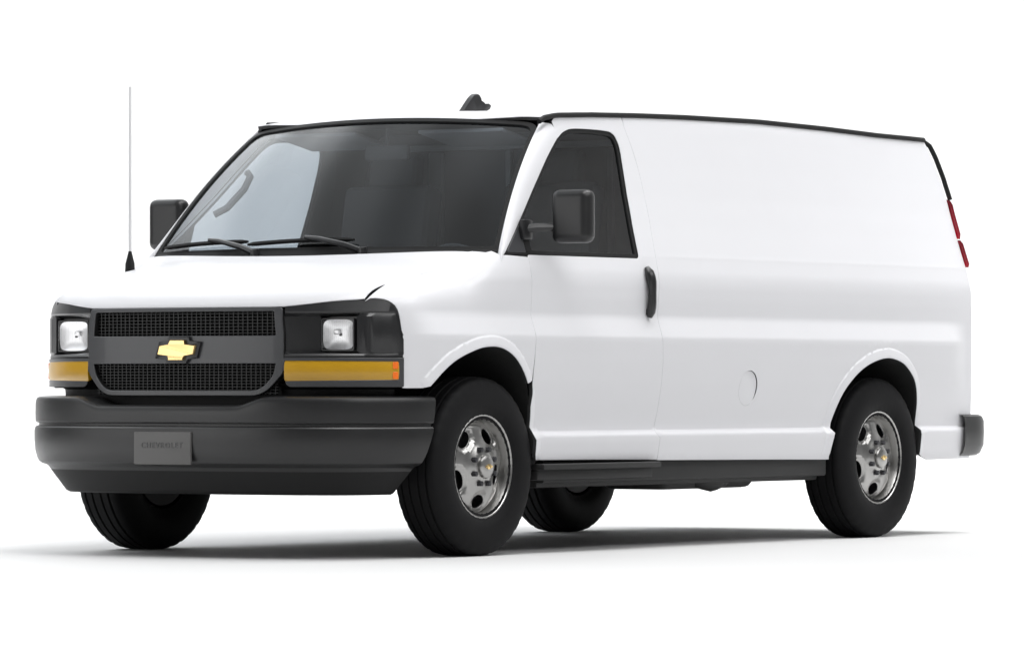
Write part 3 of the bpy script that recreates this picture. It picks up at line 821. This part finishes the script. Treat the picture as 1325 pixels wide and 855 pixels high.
# rear valance filling under the side panel behind the rear wheels
# ---------------------------------------------------------------- wheels
def make_wheel():
    w = empty('wheel', (0, 0, 0), None)
    prof = [(.205,-.095),(.222,-.100),(.238,-.113),(.27,-.1215),(.31,-.122),(.340,-.117),(.362,-.109),(.375,-.102),(.3835,-.090),(.3868,-.072),(.3868,-.070),(.378,-.067),(.378,-.061),(.3882,-.058),(.389,-.030),(.381,-.027),(.381,-.021),(.3892,-.018)]
    prof = prof+[(r, -y) for r, y in prof[::-1]]
    def mod(k, i, r, y):
        if .066 < abs(y) < .11 and k % 4 == 0: return r-.003
        return r
    t = MB().lathe(prof, 144, mod=mod); t.v = [(x, y, max(z, -.3868)) for x, y, z in t.v]
    t.build('tyre', M['tyre'], w, sharp=38)
    # disc with five oval holes
    def dep(r): return float(np.interp(r, [0,.05,.07,.085,.10,.120,.145,.170,.186,.196,.204], [.118,.118,.114,.106,.098,.092,.088,.083,.074,.062,.056]))
    holes = []
    for k in range(5):
        a = R(58+72*k); c = (-.152*math.cos(a), .152*math.sin(a)); er = Vector((-math.cos(a), math.sin(a))); et = Vector((er.y, -er.x))
        holes.append([tuple(Vector(c)+er*.031*math.sin(q)+et*.047*math.cos(q)) for q in np.linspace(0, 2*math.pi, 25)[:-1]])
    out = [(.204*math.cos(q), .204*math.sin(q)) for q in np.linspace(0, 2*math.pi, 73)[:-1]]
    ext = [(r*math.cos(q), r*math.sin(q)) for r in (.03,.05,.06,.07,.078,.085,.092,.10,.11,.12,.132,.145,.158,.17,.178,.186,.191,.196) for q in np.linspace(0, 2*math.pi, 61)[:-1]]
    def dm(u, v):
        r = math.hypot(u, v); d = dep(r)
        for h in range(5):                               # pressed rims round the holes
            a = R(58+72*h); cu_, cv = -.152*math.cos(a), .152*math.sin(a); er = (-math.cos(a), math.sin(a)); pr = (u-cu_)*er[0]+(v-cv)*er[1]; pt = (u-cu_)*er[1]-(v-cv)*er[0]
            q = math.sqrt((pr/.031)**2+(pt/.047)**2)
            if q < 1.55: d -= .013*(1-smooth01((q-1)/.55))
        return (u, d-.008, v)
    panel('rim_disc', dm, out, [M['rim'], M['dark_metal']], w, (0,1,0), [], [], holes=holes, extra=ext, thick=.007, lip=.002, step=.012, loc=(0,0,0), near=.004)
    MB().lathe([(.186,-.09),(.194,-.02),(.200,.045),(.204,.060),(.209,.078),(.214,.094),(.219,.1015),(.224,.1030),(.2285,.1005),(.2285,.094),(.220,.09)], 96).build('rim', M['rim'], w)
    MB().lathe([(.0,.02),(.14,.02),(.155,.012),(.17,-.03),(.19,-.05),(.19,-.09),(.0,-.09)], 48).build('brake_drum', M['under'], w)
    MB().lathe([(.052,.106),(.052,.117),(.049,.124),(.040,.129),(.030,.1315),(.0,.132)], 40).build('hub_cap', M['rim'], w)
    MB().prism(round_poly(bow(.027), .0015, 2), .130, .1345, ((0,0,0),(-1,0,0),(0,0,1),(0,1,0)), .001).build('cap_emblem', M['gold'], w)
    nut = None
    for k in range(8):
        a = R(22.5+45*k); c = Vector((.079*math.cos(a), 0, .079*math.sin(a)))
        if nut is None:
            hexp = [(.0125*math.cos(R(60*j)), .0125*math.sin(R(60*j))) for j in range(6)]
            m = MB().prism(hexp, .090, .119, ((0,0,0),(1,0,0),(0,0,1),(0,1,0)), .003)
            nut = m.build('lug_nut', M['dark_metal'], w); nut.location = c; WL[nut] = c
        else:
            q = nut.copy(); COL.objects.link(q); q.parent = w; q.location = c
    MB().tube([(.15,.05,-.128),(.162,.085,-.138)], .004, 8).build('valve', M['rubber_seal'], w)
    return w
w0 = make_wheel()
w0.parent = van
spots = [(0,.868,0),(-3.43,.868,0),(0,-.868,math.pi),(-3.43,-.868,math.pi)]
for i, (x, y, rz) in enumerate(spots):
    if i == 0: w = w0
    else:
        w = w0.copy(); COL.objects.link(w); w.parent = van
        for ch in [c for c in w0.children]:
            c = ch.copy(); COL.objects.link(c); c.parent = w
    w.location = Vector((x, y, .387))-Vector((-1.7,0,0)); w.rotation_euler = (0, 0, rz)

# ---------------------------------------------------------------- mirrors
for mir, sg in SIDES:
    cx, cy, cz = -.497, 1.116, 1.479
    mm = MB().box((cx+.005, sg*cy, cz), (.090, .194, .236), .044, seg=7).build('mirror', M['plastic'], van, (cx, sg*cy, cz), sharp=80)
    gl = MB(); gl.box((cx-.037, sg*cy, cz), (.006,.135,.175), .002); gl.build('mirror_glass', M['chrome'], mm, (cx-.04, sg*cy, cz))
    ar = MB(); ar.tube([(-.37, sg*.945, 1.425),(-.40, sg*.98, 1.43),(-.46, sg*1.02, 1.432),(-.49, sg*1.05, 1.435)], [.022,.020,.018,.018], 10); ar.box((-.365, sg*.948, 1.42), (.07,.03,.09), .01)
    ar.build('mirror_arm', M['plastic_satin'], mm, (-.42, sg*1.0, 1.43))

# ---------------------------------------------------------------- wipers, aerials
def wiper(a0, a1, piv):
    root = Vector(cowl_pt(piv, .35))+Vector((.0,0,.012))
    P = [Vector(wsd(a0+(a1-a0)*k/14, .040+.020*k/14+.008*math.sin(k/14*math.pi)))+Vector((.016,0,.016)) for k in range(15)]
    m = MB(); m.tube(P, [.006]+[.011]*13+[.006], 6)
    wp = m.build('wiper', M['rubber_seal'], van, tuple(P[7]))
    mid = P[8]+Vector((.014,0,.014))
    MB().tube([root, root.lerp(mid,.3)+Vector((.010,0,.012)), mid.lerp(root,.25)+Vector((.010,0,.010)), mid], [.017,.014,.011,.009], 8).build('wiper_arm', M['plastic_satin'], wp, tuple(root))
    MB().tube([root-Vector((0,0,.03)), root+Vector((.01,0,.022))], [.026,.020], 10).build('pivot', M['plastic_satin'], wp, tuple(root))
wiper(-.93, -.35, -.26)
wiper(-.34, .28, .36)

ax_ = .10; ay_ = -.885; az_ = fender_map(ax_, fender_w(ax_, y=.885))[2]
fa = MB().tube([(ax_,ay_,az_-.02),(ax_,ay_,az_+.04),(ax_,ay_,az_+.07),(ax_,ay_,az_+.095)], [.024,.021,.013,.007], 12).build('aerial', M['rubber_seal'], van, (ax_,ay_,az_))
MB().tube([(ax_,ay_,az_+.085),(ax_,ay_,2.082)], [.0068,.0058], 8).build('mast', M['mast'], fa, (ax_,ay_,az_+.09))
zb = roof_z(-1.35, 0)
fp_ = smooth_poly([(-1.222,1.982),(-1.25,2.004),(-1.30,2.050),(-1.335,2.078),(-1.365,2.090),(-1.392,2.084),(-1.400,2.064),(-1.412,2.048),(-1.44,2.047),(-1.470,2.048),(-1.484,2.038),(-1.470,2.024),(-1.42,2.006),(-1.37,1.984)], 3)
MB().prism(fp_, -.013, .013, ((0,0,0),(1,0,0),(0,0,1),(0,1,0)), .007).build('roof_aerial', M['plastic_satin'], van, (-1.35, 0, zb), sharp=60)

# ---------------------------------------------------------------- cabin
dsh = MB(); rows = []
for x, z in [(-.02,1.24),(-.10,1.285),(-.25,1.300),(-.42,1.285),(-.50,1.24),(-.52,1.10),(-.46,.85),(-.40,.60)]:
    rows.append([(x, y, z-.015*(abs(y)/.88)**4) for y in np.linspace(-.90,.90,25)])
dsh.grid(rows); dsh.box((-.36,.42,1.30),(.22,.44,.05),.02); dsh.build('dashboard', M['trim_dark'], van, (-.3,0,1.2))
sw = MB(); c0 = Vector((-.66,.42,1.20)); nrm = Vector((-.86,0,.5)).normalized(); uu = Vector((0,1,0)); vv_ = nrm.cross(uu)
sw.tube([c0+(uu*math.cos(t)+vv_*math.sin(t))*.185 for t in np.linspace(0,2*math.pi,33)], .014, 8, cap=False)
for t in (0, math.pi, 1.5*math.pi): sw.tube([c0, c0+(uu*math.cos(t)+vv_*math.sin(t))*.18], .014, 8)
sw.tube([c0+nrm*.02, c0-nrm*.30], [.05,.03], 12); sw.build('steering_wheel', M['trim_dark'], van, tuple(c0))
for y in (.45, -.45):
    s = MB(); s.box((-1.02,y,1.02),(.50,.52,.16),.05,seg=3); st = s.build('seat', M['cloth'], van, (-1.02,y,1.0))
    MB().box((-1.30,y,1.36),(.13,.50,.62),.05,rot=Matrix.Rotation(R(-10),3,'Y'),seg=3).build('backrest', M['cloth'], st, (-1.3,y,1.36))
    h = MB().box((-1.375,y,1.735),(.09,.27,.17),.035,rot=Matrix.Rotation(R(-8),3,'Y'),seg=3); h.tube([(-1.36,y-.05,1.6),(-1.37,y-.05,1.7)],.006,6); h.tube([(-1.36,y+.05,1.6),(-1.37,y+.05,1.7)],.006,6)
    h.build('headrest', M['cloth'], st, (-1.37,y,1.73))
bh = MB().prism([(-.88,.60),(.88,.60),(.90,1.30),(.84,1.55),(.75,1.88),(.70,1.92),(-.70,1.92),(-.75,1.88),(-.84,1.55),(-.90,1.30)], -.01, .01, ((-1.62,0,0),(0,1,0),(0,0,1),(1,0,0))); bhd = bh.build('bulkhead', M['bulk'], van, (-1.62,0,1.2))
MB().box((-1.60,-.07,1.855),(.03,1.38,.030),.008).build('top_rail', M['bulk_post'], bhd, (-1.6,-.07,1.855))
for y in (-.38,.035,.60):
    MB().box((-1.60,y,1.50),(.03,.075 if y < 0 else .03,.67),.008).build('post', M['bulk_post'], bhd, (-1.6,y,1.5))
cf = MB(); cf.box((-.95,0,.62),(1.35,1.7,.06),.01); cf.build('cabin_floor', M['trim_dark'], van, (-.95,0,.62))
sv = [MB().box((-.80,y,1.855),(.30,.46,.018),.008,rot=Matrix.Rotation(R(-10),3,'Y')).build('sun_visor', M['headliner'], van, (-.8,y,1.85)) for y in (.40,-.40)]
gh = MB(); gh.tube([(-.47,-.84,1.52),(-.50,-.79,1.55),(-.60,-.765,1.64),(-.66,-.775,1.70),(-.67,-.80,1.72)], .016, 8); gh.build('grab_handle', M['trim'], van, (-.57,-.8,1.6))
rm_ = MB(); rm_.box((-.66,0,1.79),(.03,.24,.07),.014); rm_.tube([(-.66,0,1.80),(-.66,0,1.90)],.010,8); rm_.build('rear_view_mirror', M['trim_dark'], van, (-.66,0,1.8))
